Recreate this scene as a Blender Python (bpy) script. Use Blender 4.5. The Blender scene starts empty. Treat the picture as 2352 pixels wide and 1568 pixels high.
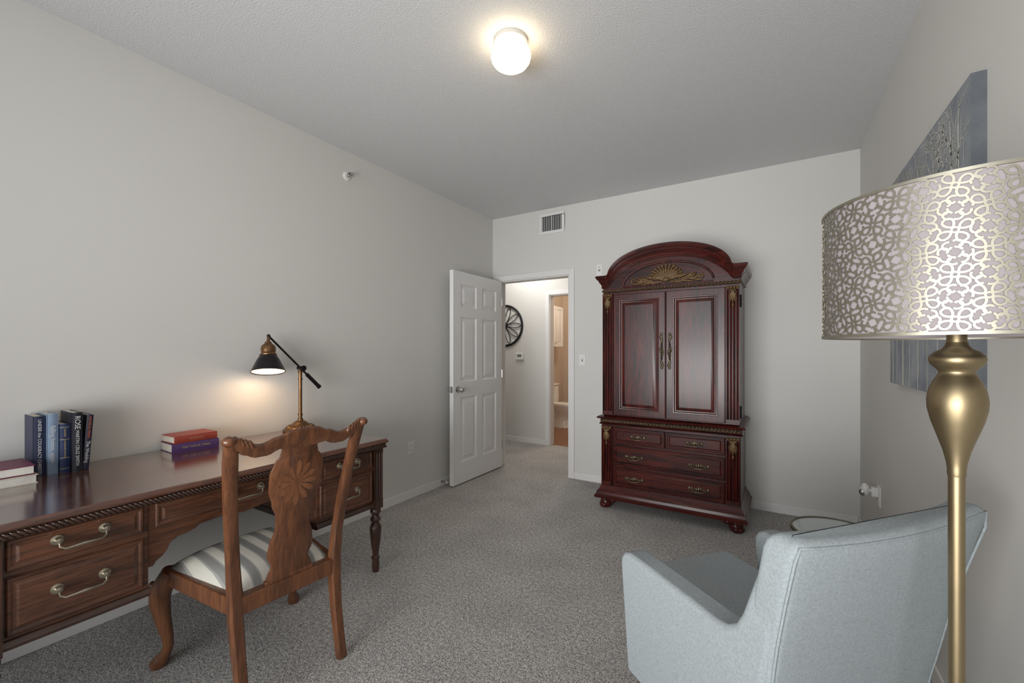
import bpy, bmesh, math, random
from mathutils import Vector, Matrix
R = math.radians; PI = math.pi
random.seed(7)
SC = bpy.context.scene; COL = SC.collection

# ------------------------------------------------------------------ materials
def c(r, g, b):
    def f(v):
        v /= 255.0
        return v/12.92 if v <= .04045 else ((v+.055)/1.055)**2.4
    return (f(r), f(g), f(b), 1)
def mul(col, k): return tuple(min(1, max(0, x*k)) for x in col[:3]) + (1,)
def newmat(name):
    m = bpy.data.materials.new(name); m.use_nodes = True
    nt = m.node_tree
    return m, nt, nt.nodes['Principled BSDF']
def node(nt, t, **kw):
    n = nt.nodes.new(t)
    for k, v in kw.items():
        if k in n.inputs: n.inputs[k].default_value = v
        else: setattr(n, k, v)
    return n
def coords(nt, scale=(1, 1, 1)):
    tc = node(nt, 'ShaderNodeTexCoord'); mp = node(nt, 'ShaderNodeMapping')
    mp.inputs['Scale'].default_value = scale
    nt.links.new(tc.outputs['Object'], mp.inputs['Vector'])
    return mp.outputs['Vector']
def ramp(nt, fac, stops):
    r = node(nt, 'ShaderNodeValToRGB'); e = r.color_ramp.elements
    while len(e) < len(stops): e.new(.5)
    for el, (p, col) in zip(e, stops): el.position = p; el.color = col
    nt.links.new(fac, r.inputs['Fac']); return r.outputs['Color']
def bump(nt, bs, fac, strength, dist):
    b = node(nt, 'ShaderNodeBump'); b.inputs['Strength'].default_value = strength; b.inputs['Distance'].default_value = dist
    nt.links.new(fac, b.inputs['Height']); nt.links.new(b.outputs['Normal'], bs.inputs['Normal'])
def plain(name, col, rough=.5, metal=0, var=.06, vscale=5, bs=0, bscale=200, bdist=.002, coat=0, scale=(1, 1, 1), emis=None, es=0, spec=.5):
    m, nt, b = newmat(name)
    v = coords(nt, scale)
    n = node(nt, 'ShaderNodeTexNoise'); n.inputs['Scale'].default_value = vscale; n.inputs['Detail'].default_value = 4
    nt.links.new(v, n.inputs['Vector'])
    nt.links.new(ramp(nt, n.outputs['Fac'], [(.3, mul(col, 1-var)), (.7, mul(col, 1+var))]), b.inputs['Base Color'])
    b.inputs['Roughness'].default_value = rough; b.inputs['Metallic'].default_value = metal
    b.inputs['Coat Weight'].default_value = coat; b.inputs['Coat Roughness'].default_value = .12
    b.inputs['Specular IOR Level'].default_value = spec
    if bs:
        n2 = node(nt, 'ShaderNodeTexNoise'); n2.inputs['Scale'].default_value = bscale; n2.inputs['Detail'].default_value = 3
        nt.links.new(v, n2.inputs['Vector']); bump(nt, b, n2.outputs['Fac'], bs, bdist)
    if emis:
        b.inputs['Emission Color'].default_value = emis; b.inputs['Emission Strength'].default_value = es
    return m
def wood(name, dark, light, scale=(9, 1, 9), rough=.32, coat=.4, spec=.5):
    m, nt, b = newmat(name)
    v = coords(nt, scale)
    n = node(nt, 'ShaderNodeTexNoise'); n.inputs['Scale'].default_value = 2.2; n.inputs['Detail'].default_value = 6; n.inputs['Distortion'].default_value = 1.3
    nt.links.new(v, n.inputs['Vector'])
    n2 = node(nt, 'ShaderNodeTexNoise'); n2.inputs['Scale'].default_value = 16; n2.inputs['Detail'].default_value = 4
    nt.links.new(v, n2.inputs['Vector'])
    mx = node(nt, 'ShaderNodeMath', operation='MULTIPLY_ADD'); mx.inputs[1].default_value = .4
    nt.links.new(n2.outputs['Fac'], mx.inputs[0])
    m2 = node(nt, 'ShaderNodeMath', operation='MULTIPLY'); m2.inputs[1].default_value = .6
    nt.links.new(n.outputs['Fac'], m2.inputs[0]); nt.links.new(m2.outputs[0], mx.inputs[2])
    nt.links.new(ramp(nt, mx.outputs[0], [(.38, dark), (.62, light)]), b.inputs['Base Color'])
    b.inputs['Roughness'].default_value = rough; b.inputs['Coat Weight'].default_value = coat; b.inputs['Coat Roughness'].default_value = .15
    b.inputs['Specular IOR Level'].default_value = spec
    bump(nt, b, n2.outputs['Fac'], .05, .001)
    return m

M = {}
M['wall'] = plain('wall_paint', c(216, 214, 210), .9, var=.01, vscale=2, spec=.2)
M['white'] = plain('white_trim_paint', c(228, 226, 224), .4, var=.012)
M['door'] = plain('white_door_paint', c(234, 233, 232), .4, var=.01)
M['plastic'] = plain('white_plastic', c(230, 229, 226), .35, var=.01)
M['lightbase'] = plain('painted_fixture_base', c(200, 198, 195), .5, var=.01)
M['slot'] = plain('dark_slot', c(45, 45, 48), .6)
def ceiling_mat():
    m, nt, b = newmat('popcorn_ceiling'); v = coords(nt)
    n = node(nt, 'ShaderNodeTexNoise'); n.inputs['Scale'].default_value = 135; n.inputs['Detail'].default_value = 3; n.inputs['Roughness'].default_value = .55
    nt.links.new(v, n.inputs['Vector'])
    nt.links.new(ramp(nt, n.outputs['Fac'], [(.35, c(206, 207, 208)), (.68, c(222, 222, 223))]), b.inputs['Base Color'])
    b.inputs['Roughness'].default_value = .95; b.inputs['Specular IOR Level'].default_value = .1
    r = node(nt, 'ShaderNodeMapRange'); r.inputs[1].default_value = .42; r.inputs[2].default_value = .72
    nt.links.new(n.outputs['Fac'], r.inputs[0]); bump(nt, b, r.outputs[0], .32, .005)
    return m
M['ceiling'] = ceiling_mat()
def carpet_mat():
    m, nt, b = newmat('speckled_carpet'); v = coords(nt)
    nn = node(nt, 'ShaderNodeTexNoise'); nn.inputs['Scale'].default_value = 170; nn.inputs['Detail'].default_value = 3; nn.inputs['Roughness'].default_value = .6
    nt.links.new(v, nn.inputs['Vector'])
    mid = node(nt, 'ShaderNodeTexNoise'); mid.inputs['Scale'].default_value = 55; mid.inputs['Detail'].default_value = 4; mid.inputs['Roughness'].default_value = .7
    nt.links.new(v, mid.inputs['Vector'])
    bl = node(nt, 'ShaderNodeMix', data_type='FLOAT'); bl.inputs[0].default_value = .3
    nt.links.new(nn.outputs['Fac'], bl.inputs[2]); nt.links.new(mid.outputs['Fac'], bl.inputs[3])
    col = ramp(nt, bl.outputs[0], [(.39, c(106, 103, 101)), (.5, c(172, 169, 166)), (.6, c(226, 223, 219))])
    big = node(nt, 'ShaderNodeTexNoise'); big.inputs['Scale'].default_value = 3.2; big.inputs['Detail'].default_value = 5; nt.links.new(v, big.inputs['Vector'])
    bc = ramp(nt, big.outputs['Fac'], [(.36, (.88, .88, .88, 1)), (.6, (1, 1, 1, 1))])
    mx = node(nt, 'ShaderNodeMix', data_type='RGBA', blend_type='MULTIPLY'); mx.inputs[0].default_value = 1
    nt.links.new(col, mx.inputs[6]); nt.links.new(bc, mx.inputs[7]); nt.links.new(mx.outputs[2], b.inputs['Base Color'])
    b.inputs['Roughness'].default_value = 1; b.inputs['Specular IOR Level'].default_value = .05
    bump(nt, b, nn.outputs['Fac'], .3, .005)
    return m
M['carpet'] = carpet_mat()
def tile_mat():
    m, nt, b = newmat('brown_floor_tile'); v = coords(nt)
    n = node(nt, 'ShaderNodeTexBrick'); n.offset = 0; n.inputs['Scale'].default_value = 1
    n.inputs['Brick Width'].default_value = .3; n.inputs['Row Height'].default_value = .3; n.inputs['Mortar Size'].default_value = .004
    n.inputs['Color1'].default_value = c(138, 100, 78); n.inputs['Color2'].default_value = c(124, 88, 68); n.inputs['Mortar'].default_value = c(96, 72, 58)
    nt.links.new(v, n.inputs['Vector']); nt.links.new(n.outputs['Color'], b.inputs['Base Color']); b.inputs['Roughness'].default_value = .4
    return m
M['tile'] = tile_mat()
M['bathwall'] = plain('warm_bathroom_paint', c(208, 192, 176), .8, var=.01)
M['cherry'] = wood('dark_cherry_wood', c(26, 8, 7), c(84, 27, 20), (10, 10, 1), .28, .12, .3)
M['cherry_h'] = wood('dark_cherry_wood_horizontal', c(26, 8, 7), c(80, 26, 19), (1, 10, 10), .28, .12, .3)
M['gilt'] = plain('rubbed_gilt', c(102, 78, 50), .5, .35, var=.55, vscale=70)
M['ropegilt'] = plain('dull_gilt_rope', c(82, 62, 45), .5, .3, var=.5, vscale=80)
M['antbrass'] = plain('antique_brass', c(104, 94, 76), .42, .8, var=.3, vscale=40)
M['desk'] = wood('walnut_desk_wood', c(54, 32, 22), c(104, 64, 43), (9, 1, 9), .36, .3)
M['desktop'] = wood('polished_desk_top', c(62, 33, 22), c(106, 62, 42), (9, 1, 9), .16, 1)
M['deskdark'] = plain('dark_carved_edge', c(60, 38, 28), .38, var=.2, vscale=30, coat=.3)
M['deskleg'] = wood('turned_leg_wood', c(40, 22, 15), c(74, 44, 29), (9, 9, 1), .34, .4)
M['bail'] = plain('pewter_brass_pull', c(164, 155, 138), .32, .95, var=.2, vscale=40)
M['chair'] = wood('walnut_chair_wood', c(78, 46, 28), c(118, 73, 44), (9, 9, 1), .36, .3)
M['inlay'] = wood('pale_inlay_wood', c(106, 65, 41), c(138, 89, 57), (9, 9, 2), .38, .25)
def stripe_mat():
    m, nt, b = newmat('striped_fabric'); v = coords(nt)
    s = node(nt, 'ShaderNodeSeparateXYZ'); nt.links.new(v, s.inputs[0])
    a = node(nt, 'ShaderNodeMath', operation='MULTIPLY_ADD'); a.inputs[1].default_value = 1/.07; a.inputs[2].default_value = 20.2
    nt.links.new(s.outputs['X'], a.inputs[0])
    f = node(nt, 'ShaderNodeMath', operation='FRACT'); nt.links.new(a.outputs[0], f.inputs[0])
    g1, g2, w = c(132, 131, 128), c(156, 154, 150), c(203, 199, 188)
    r = ramp(nt, f.outputs[0], [(0, w), (.44, g2), (.52, g1), (.88, g2), (.96, w)])
    [n for n in nt.nodes if n.type == 'VALTORGB'][-1].color_ramp.interpolation = 'CONSTANT'
    nt.links.new(r, b.inputs['Base Color']); b.inputs['Roughness'].default_value = .75
    return m
M['stripe'] = stripe_mat()
M['fabric'] = plain('grey_blue_weave', c(158, 165, 168), .95, var=.12, vscale=170, bs=.45, bscale=420, bdist=.002, spec=.15)
M['legwood'] = wood('brown_leg_wood', c(70, 36, 22), c(110, 62, 38), (9, 9, 1))
M['gold'] = plain('satin_antique_brass', c(156, 140, 110), .42, 1, var=.05, vscale=20)
M['filigree'] = plain('champagne_filigree_metal', c(170, 165, 150), .42, 1, var=.06, vscale=30)
M['liner'] = plain('pale_pearl_liner', c(152, 144, 146), .85, var=.03)
M['lampbrass'] = plain('aged_bronze_brass', c(122, 92, 64), .36, .9, var=.2, vscale=30)
M['lampblack'] = plain('oil_rubbed_black', c(46, 43, 46), .33, .7, var=.15, vscale=30)
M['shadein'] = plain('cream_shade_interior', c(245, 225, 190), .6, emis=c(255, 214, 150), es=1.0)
M['bulb'] = plain('warm_bulb', c(255, 240, 215), .4, emis=c(255, 214, 150), es=8)
M['globe'] = plain('glowing_opal_glass', c(255, 246, 230), .3, emis=c(255, 228, 186), es=7.5)
M['iron'] = plain('black_iron', c(26, 26, 28), .5, .4)
M['porcelain'] = plain('white_porcelain', c(236, 235, 233), .15, var=.01, coat=.5)
M['pages'] = plain('book_pages', c(222, 214, 198), .9, var=.06, vscale=3, scale=(1, 200, 1))
M['chrome'] = plain('satin_nickel', c(190, 188, 184), .25, 1)
def glass_mat():
    m, nt, b = newmat('clear_table_glass')
    b.inputs['Transmission Weight'].default_value = .75; b.inputs['Roughness'].default_value = .05; b.inputs['Base Color'].default_value = (.80, .88, .88, 1)
    n = node(nt, 'ShaderNodeTexNoise'); n.inputs['Scale'].default_value = 3; nt.links.new(coords(nt), n.inputs['Vector'])
    bump(nt, b, n.outputs['Fac'], .01, .001)
    return m
M['glass'] = glass_mat()
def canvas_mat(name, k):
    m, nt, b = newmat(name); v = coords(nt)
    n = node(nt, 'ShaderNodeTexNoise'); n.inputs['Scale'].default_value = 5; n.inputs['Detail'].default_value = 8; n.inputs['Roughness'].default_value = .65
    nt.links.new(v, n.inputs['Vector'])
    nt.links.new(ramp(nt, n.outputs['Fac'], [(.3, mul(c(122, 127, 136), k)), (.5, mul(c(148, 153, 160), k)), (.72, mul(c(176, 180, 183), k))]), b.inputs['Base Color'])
    b.inputs['Roughness'].default_value = .8
    n2 = node(nt, 'ShaderNodeTexNoise'); n2.inputs['Scale'].default_value = 300; nt.links.new(v, n2.inputs['Vector']); bump(nt, b, n2.outputs['Fac'], .1, .001)
    return m
M['canvas'] = canvas_mat('misty_blue_canvas', 1)
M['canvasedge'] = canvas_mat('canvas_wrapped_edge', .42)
M['birch'] = plain('pale_painted_branches', c(214, 213, 204), .8)
M['birch2'] = plain('grey_painted_branches', c(182, 185, 186), .8)

# ------------------------------------------------------------------ mesh builder
class MB:
    def __init__(s): s.bm = bmesh.new(); s.mi = 0
    def face(s, vs):
        try:
            f = s.bm.faces.new(vs); f.material_index = s.mi; return f
        except ValueError: return None
    def v(s, p): return s.bm.verts.new(p)
    def box(s, x0, x1, y0, y1, z0, z1):
        s.loft([[(x0, y0, z0), (x1, y0, z0), (x1, y1, z0), (x0, y1, z0)], [(x0, y0, z1), (x1, y0, z1), (x1, y1, z1), (x0, y1, z1)]])
    def loft(s, rings, cap=True, closed=True, cap0=True):
        vr = [[s.v(p) for p in r] for r in rings]
        n = len(rings[0])
        for a, b in zip(vr, vr[1:]):
            for i in range(n if closed else n-1):
                j = (i+1) % n; s.face([a[i], a[j], b[j], b[i]])
        if cap:
            if cap0: s.face(vr[0][::-1])
            s.face(vr[-1])
    def prism(s, poly, axis, a0, a1):
        f = {'x': lambda p, a: (a, p[0], p[1]), 'y': lambda p, a: (p[0], a, p[1]), 'z': lambda p, a: (p[0], p[1], a)}[axis]
        s.loft([[f(p, a0) for p in poly], [f(p, a1) for p in poly]])
    def lathe(s, prof, cen=(0, 0, 0), n=24, rot=None):
        cen = Vector(cen); rings = []
        for r, z in prof:
            r = max(r, .0002)
            ring = [Vector((r*math.cos(2*PI*i/n), r*math.sin(2*PI*i/n), z)) for i in range(n)]
            rings.append([(rot @ p if rot else p)+cen for p in ring])
        s.loft(rings)
    def ell(s, cen, r, rot=None, n=10, m=6):
        cen = Vector(cen); rings = []
        for k in range(m+1):
            a = -PI/2+PI*k/m; cr = max(math.cos(a), .01)
            ring = [Vector((r[0]*cr*math.cos(2*PI*i/n), r[1]*cr*math.sin(2*PI*i/n), r[2]*math.sin(a))) for i in range(n)]
            rings.append([(rot @ p if rot else p)+cen for p in ring])
        s.loft(rings)
    def tube(s, pts, rad, n=10, cap=True, close=False):
        pts = [Vector(p) for p in pts]; N = len(pts)
        rad = rad if isinstance(rad, (list, tuple)) else [rad]*N
        rings = []; nv = None
        for i, p in enumerate(pts):
            if close: t = pts[(i+1) % N]-pts[i-1]
            else: t = pts[min(i+1, N-1)]-pts[max(i-1, 0)]
            t.normalize()
            if nv is None:
                up = Vector((0, 0, 1)) if abs(t.z) < .9 else Vector((1, 0, 0))
                nv = (up-t*up.dot(t)).normalized()
            else: nv = (nv-t*nv.dot(t)).normalized()
            b = t.cross(nv)
            rings.append([p+(nv*math.cos(2*PI*k/n)+b*math.sin(2*PI*k/n))*rad[i] for k in range(n)])
        if close: rings.append(rings[0]); cap = False
        s.loft(rings, cap)
    def sweep(s, pts, sects, xa=(1, 0, 0)):
        pts = [Vector(p) for p in pts]; xa = Vector(xa); rings = []
        for i, p in enumerate(pts):
            t = (pts[min(i+1, len(pts)-1)]-pts[max(i-1, 0)]).normalized()
            a = (xa-t*xa.dot(t)).normalized(); b = t.cross(a)
            w, d = sects[i] if isinstance(sects, list) else sects
            k = .3
            q = [(-w, -d*(1-k)), (-w*(1-k), -d), (w*(1-k), -d), (w, -d*(1-k)), (w, d*(1-k)), (w*(1-k), d), (-w*(1-k), d), (-w, d*(1-k))]
            rings.append([p+a*u+b*v for u, v in q])
        s.loft(rings)
    def panel(s, P, u0, u1, v0, v1, prof, cap0=True):
        s.loft([[P(u0+i, v0+i, d), P(u1-i, v0+i, d), P(u1-i, v1-i, d), P(u0+i, v1-i, d)] for i, d in prof], cap0=cap0)
    def build(s, name, mats, parent=None, bevel=0, seg=2, ang=35, solid=0, loc=None, rot=None, flat=False):
        bmesh.ops.remove_doubles(s.bm, verts=s.bm.verts, dist=1e-6)
        bmesh.ops.recalc_face_normals(s.bm, faces=s.bm.faces)
        me = bpy.data.meshes.new(name); s.bm.to_mesh(me); s.bm.free()
        for m in (mats if isinstance(mats, list) else [mats]): me.materials.append(m)
        for p in me.polygons: p.use_smooth = not flat
        o = bpy.data.objects.new(name, me); COL.objects.link(o)
        if parent: o.parent = parent
        if loc: o.location = loc
        if rot: o.rotation_euler = rot
        if solid:
            md = o.modifiers.new('thick', 'SOLIDIFY'); md.thickness = solid; md.offset = 1
        if bevel:
            md = o.modifiers.new('bev', 'BEVEL'); md.width = bevel; md.segments = seg; md.limit_method = 'ANGLE'; md.angle_limit = R(40); md.harden_normals = True
        elif not flat: me.set_sharp_from_angle(angle=R(ang))
        return o
def tag(o, label, cat, group=None):
    o['label'] = label; o['category'] = cat
    if group: o['group'] = group
    return o
def thing(name, label, cat, loc=(0, 0, 0), rot=(0, 0, 0), group=None):
    o = bpy.data.objects.new(name, None); COL.objects.link(o); o.empty_display_size = .1
    o.location = loc; o.rotation_euler = rot
    return tag(o, label, cat, group)
def struct(o): o['kind'] = 'structure'; return o
def boxes(name, mat, bl, bevel=0, parent=None):
    m = MB()
    for b in bl: m.box(*b)
    return m.build(name, mat, parent, bevel)
def table(tab, x):
    if x <= tab[0][0]: return tab[0][1]
    for (a, va), (b, vb) in zip(tab, tab[1:]):
        if x <= b:
            k = (x-a)/(b-a); k = k*k*(3-2*k)
            return va+(vb-va)*k
    return tab[-1][1]
def text(name, body, size, mat, parent, cen, X, Y, sx=1):
    cu = bpy.data.curves.new(name, 'FONT'); cu.body = body; cu.size = size; cu.align_x = 'CENTER'; cu.align_y = 'CENTER'; cu.extrude = .0002
    to = bpy.data.objects.new(name+'_tmp', cu); COL.objects.link(to)
    dg = bpy.context.evaluated_depsgraph_get(); dg.update()
    me = bpy.data.meshes.new_from_object(to.evaluated_get(dg)); bpy.data.objects.remove(to)
    X = Vector(X); Y = Vector(Y); Z = X.cross(Y)
    for v in me.vertices:
        p = v.co.copy(); v.co = Vector(cen)+X*p.x*sx+Y*p.y+Z*p.z
    me.materials.clear(); me.materials.append(mat)
    o = bpy.data.objects.new(name, me); COL.objects.link(o); o.parent = parent
    return o

# ------------------------------------------------------------------ room shell
XL, XR, YB, CEI = -2.745, .54, 4.06, 2.80
struct(boxes('floor', M['carpet'], [(-4.75, .7, -1.75, 5.36, -.1, 0)]))
struct(boxes('floor_bathroom', M['tile'], [(-4.75, .7, 5.36, 7.75, -.1, 0)]))
struct(boxes('ceiling', M['ceiling'], [(-4.75, .7, -1.75, 7.75, CEI, CEI+.1)]))
struct(boxes('wall_left', M['wall'], [(XL-.1, XL, -1.7, YB, 0, CEI)]))
struct(boxes('wall_right', M['wall'], [(XR, XR+.1, -1.7, 5.3, 0, CEI)]))
struct(boxes('wall_back', M['wall'], [(-4.6, -2.66, YB, YB+.12, 0, CEI), (-1.80, XR, YB, YB+.12, 0, CEI), (-2.66, -1.80, YB, YB+.12, 2.085, CEI)]))
struct(boxes('wall_rear', M['wall'], [(XL, -2.5, -1.7, -1.6, 0, CEI), (.4, XR, -1.7, -1.6, 0, CEI), (-2.5, .4, -1.7, -1.6, 0, .25), (-2.5, .4, -1.7, -1.6, 2.55, CEI)]))
struct(boxes('window_1', M['white'], [(-2.5, -2.45, -1.68, -1.62, .25, 2.55), (.35, .4, -1.68, -1.62, .25, 2.55), (-2.45, .35, -1.68, -1.62, .25, .3), (-2.45, .35, -1.68, -1.62, 2.5, 2.55), (-1.07, -1.03, -1.67, -1.63, .3, 2.5)]))
struct(boxes('wall_hall', M['wall'], [(-4.6, -2.644, 5.30, 5.42, 0, CEI), (-1.85, XR+.1, 5.30, 5.42, 0, CEI), (-2.644, -1.85, 5.30, 5.42, 2.07, CEI)]))
struct(boxes('wall_hall_left', M['wall'], [(-4.7, -4.6, YB, 5.42, 0, CEI)]))
BXL = -3.50
struct(boxes('wall_bathroom_left', M['bathwall'], [(BXL-.1, BXL, 5.42, 7.6, 0, CEI)]))
struct(boxes('wall_bathroom_back', M['bathwall'], [(BXL-.1, -1.5, 7.6, 7.7, 0, CEI)]))
struct(boxes('wall_bathroom_right', M['bathwall'], [(-1.6, -1.5, 5.42, 7.6, 0, CEI)]))
BH = .075
struct(boxes('baseboard_left', M['white'], [(XL, XL+.013, -1.6, YB-.02, 0, BH)], .004))
struct(boxes('baseboard_back', M['white'], [(-1.74, XR-.013, YB-.013, YB, 0, BH)], .004))
struct(boxes('baseboard_right', M['white'], [(XR-.013, XR, -1.6, YB, 0, BH)], .004))
struct(boxes('baseboard_hall', M['white'], [(-4.6, -2.705, 5.287, 5.30, 0, BH)], .004))
def casing(name, x0, x1, y, zt, yj):
    m = MB(); w = .06
    for a, b in ((x0-w, x0), (x1, x1+w)): m.box(a, b, y-.014, y, 0, zt+w)
    m.box(x0, x1, y-.014, y, zt, zt+w)
    m.box(x0-.001, x0+.012, y, yj, 0, zt); m.box(x1-.012, x1+.001, y, yj, 0, zt); m.box(x0, x1, y, yj, zt-.012, zt+.001)
    struct(m.build(name, M['white'], None, .004))
casing('trim_1', -2.66, -1.80, YB, 2.085, YB+.12)
casing('trim_2', -2.644, -1.85, 5.30, 2.07, 5.42)

# six panel door, swung open against the left wall
def door():
    m = MB(); xf, xb = -2.606, -2.650; y0, y1, z0, z1 = 3.185, 4.035, .012, 2.075; t = .013
    m.box(xb+t, xf-t, y0, y1, z0, z1)
    cols = [(y0+.115, y0+.375), (y1-.375, y1-.115)]
    for xa, xc in ((xf-t, xf), (xb, xb+t)):
        for a, b in ((y0, y0+.115), (y0+.375, y1-.375), (y1-.115, y1)): m.box(xa, xc, a, b, z0, z1)
        for a, b in ((z0, .215), (.85, 1.0), (1.635, 1.725), (1.955, z1)):
            for p, q in cols: m.box(xa, xc, p, q, a, b)
    rows = [(.215, .85), (1.0, 1.635), (1.725, 1.955)]
    for d, x in ((1, xf-t), (-1, xb+t)):
        for p, q in cols:
            for a, b in rows:
                m.panel(lambda u, v, e: (x+d*e, u, v), p, q, a, b, [(0, .0128), (.010, .006), (.016, .001), (.030, .001), (.058, .0105), (.062, .0105)], cap0=False)
    o = struct(m.build('door_1', M['door'], None, ang=14))
    k = MB(); ry = Matrix.Rotation(PI/2, 3, 'Y')
    for s_, x in ((1, xf), (-1, xb)):
        pr = [(.001, 0), (.032, 0), (.032, .006), (.014, .012), (.012, .03), (.026, .042), (.028, .055), (.02, .066), (.001, .069)]
        k.lathe(pr, (x, y0+.065, .93), 20, ry if s_ > 0 else Matrix.Rotation(-PI/2, 3, 'Y'))
    k.box(xb+.008, xf-.008, y0-.002, y0+.004, .90, .96)
    k.build('door_knob', M['chrome'], o)
    for z in (.25, 1.05, 1.85):
        h = MB(); h.tube([(xf-.002, 4.04, z-.045), (xf-.002, 4.04, z+.045)], .006, 8); h.build('hinge', M['chrome'], o)
door()

# ------------------------------------------------------------------ wall and ceiling fittings
def ceiling_light():
    t = thing('ceiling_light', 'small round ceiling light with glowing opal globe', 'ceiling light', (-1.086, 1.762, CEI))
    m = MB(); m.lathe([(.001, .001), (.080, .001), (.082, -.008), (.081, -.020), (.075, -.027), (.066, -.031), (.062, -.04), (.001, -.04)], n=36); m.build('base', M['lightbase'], t)
    m = MB(); m.lathe([(.058, -.032), (.074, -.037), (.087, -.049), (.0945, -.066), (.096, -.080), (.092, -.098), (.081, -.115), (.064, -.127), (.042, -.1345), (.02, -.138), (.001, -.139)], n=40)
    m.build('globe', M['globe'], t, ang=80)
    return t
ceiling_light()
def vent():
    t = thing('air_vent', 'white louvred air vent high on back wall above doorway', 'vent', (-1.995, YB, 2.64))
    m = MB()
    hx, hz = .145, .107
    for a in ((-hx, hx, -hz, -hz+.03), (-hx, hx, hz-.03, hz), (-hx, -hx+.03, -hz+.03, hz-.03), (hx-.03, hx, -hz+.03, hz-.03)):
        m.box(a[0], a[1], -.014, 0, a[2], a[3])
    m.build('frame', M['plastic'], t, .003)
    m = MB(); m.box(-hx+.03, hx-.03, -.002, 0, -hz+.03, hz-.03); m.build('duct_backing', M['slot'], t)
    m = MB()
    for i in range(11):
        x = -hx+.042+i*.0206
        m.prism([(x-.007, -.003), (x+.003, -.012), (x+.005, -.012), (x-.004, -.003)], 'z', -hz+.03, hz-.03)
    m.box(-.003, .003, -.013, -.003, -hz+.03, hz-.03)
    m.build('louvers', M['plastic'], t)
vent()
def plate(name, label, cat, loc, rz, kind, w=.07, h=.115):
    t = thing(name, label, cat, loc, (0, 0, rz))           # plate faces local -y
    m = MB(); m.panel(lambda u, v, d: (u, -d, v), -w/2, w/2, -h/2, h/2, [(0, 0), (0, .003), (.004, .006)]); m.build('cover_plate', M['plastic'], t)
    if kind == 'outlet':
        for z in (.02, -.02):
            m = MB(); m.prism([(.016*math.cos(a)*1.0, z+.0135*math.sin(a)) for a in [2*PI*i/16 for i in range(16)]], 'y', -.008, -.006); s = m.build('socket', M['plastic'], t)
            m = MB()
            for x in (-.006, .006): m.box(x-.001, x+.001, -.0085, -.0079, z-.004, z+.006)
            m.build('slot', M['slot'], s)
    elif kind == 'switch':
        m = MB(); m.box(-.006, .006, -.008, -.006, -.013, .013); m.build('switch_surround', M['slot'], t)
        m = MB(); m.prism([(-.007, -.004), (-.018, .008), (-.014, .012), (-.007, .006)], 'x', -.004, .004); m.build('toggle', M['plastic'], t)
    else:
        m = MB(); m.lathe([(.001, 0), (.012, 0), (.01, .006), (.001, .007)], (0, -.006, -.005), 14, Matrix.Rotation(PI/2, 3, 'X')); m.build('dial', M['bail'], t)
        m = MB(); m.box(-.006, .006, -.0075, -.006, .025, .03); m.build('indicator', M['slot'], t)
    return t
plate('light_switch', 'white toggle light switch on back wall right of the doorway', 'light switch', (-1.655, YB, 1.21), 0, 'switch')
plate('wall_control', 'small cream wall plate with round dial above left corner of armoire', 'wall plate', (-1.475, YB, 2.10), 0, 'dial', .062, .115)
plate('wall_outlet', 'white outlet low on left wall between desk and open door', 'outlet', (XL, 2.77, .445), PI/2, 'outlet')
plate('wall_outlet', 'white outlet low on right wall with night light plugged in', 'outlet', (XR, 3.375, .42), -PI/2, 'outlet', .075, .12)
def night_light():
    t = thing('night_light', 'white plug in night light with grey dome on right wall outlet', 'night light', (XR-.0055, 3.375, .445))
    m = MB(); m.box(-.034, 0, -.02, .02, -.028, .028); m.build('plug_body', M['plastic'], t, .006, 3)
    m = MB(); m.tube([(-.03, 0, .004), (-.05, 0, .006)], .012, 12); m.ell((-.062, 0, .008), (.024, .026, .038), n=16, m=10); m.build('dome', M['plastic'], t)
    m = MB(); m.ell((-.074, 0, -.010), (.019, .022, .024), n=14, m=8); m.build('sensor_lens', M['chrome'], t)
night_light()
def sprinkler():
    t = thing('sprinkler_head', 'small white sidewall sprinkler high on the left wall', 'sprinkler', (XL-.002, 2.10, 2.614), (0, PI/2, 0))
    m = MB(); m.lathe([(.001, 0), (.034, 0), (.032, .008), (.02, .014), (.001, .014)], n=24); m.build('escutcheon', M['plastic'], t)
    m = MB(); m.lathe([(.012, .012), (.012, .03), (.008, .036), (.001, .036)], n=14); m.box(-.014, -.010, -.012, .012, .03, .06); m.box(-.012, .012, -.010, .010, .058, .062); m.tube([(0, .009, .035), (0, .01, .06)], .002, 6); m.tube([(0, -.009, .035), (0, -.01, .06)], .002, 6)
    m.build('nozzle', M['chrome'], t)
sprinkler()
def door_stop():
    t = thing('door_stop', 'small spring door stop on left baseboard behind open door', 'door stop', (XL+.013, 3.16, .05))
    m = MB(); m.tube([(.004+.058*i/90, .006*math.cos(i*.9), .006*math.sin(i*.9)) for i in range(90)], .0016, 5); m.lathe([(.001, 0), (.012, 0), (.01, .006), (.001, .006)], rot=Matrix.Rotation(PI/2, 3, 'Y'), n=12); m.build('spring', M['chrome'], t)
    m = MB(); m.lathe([(.001, .058), (.009, .058), (.009, .07), (.001, .072)], rot=Matrix.Rotation(PI/2, 3, 'Y'), n=12); m.build('rubber_tip', M['plastic'], t)
door_stop()

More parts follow.
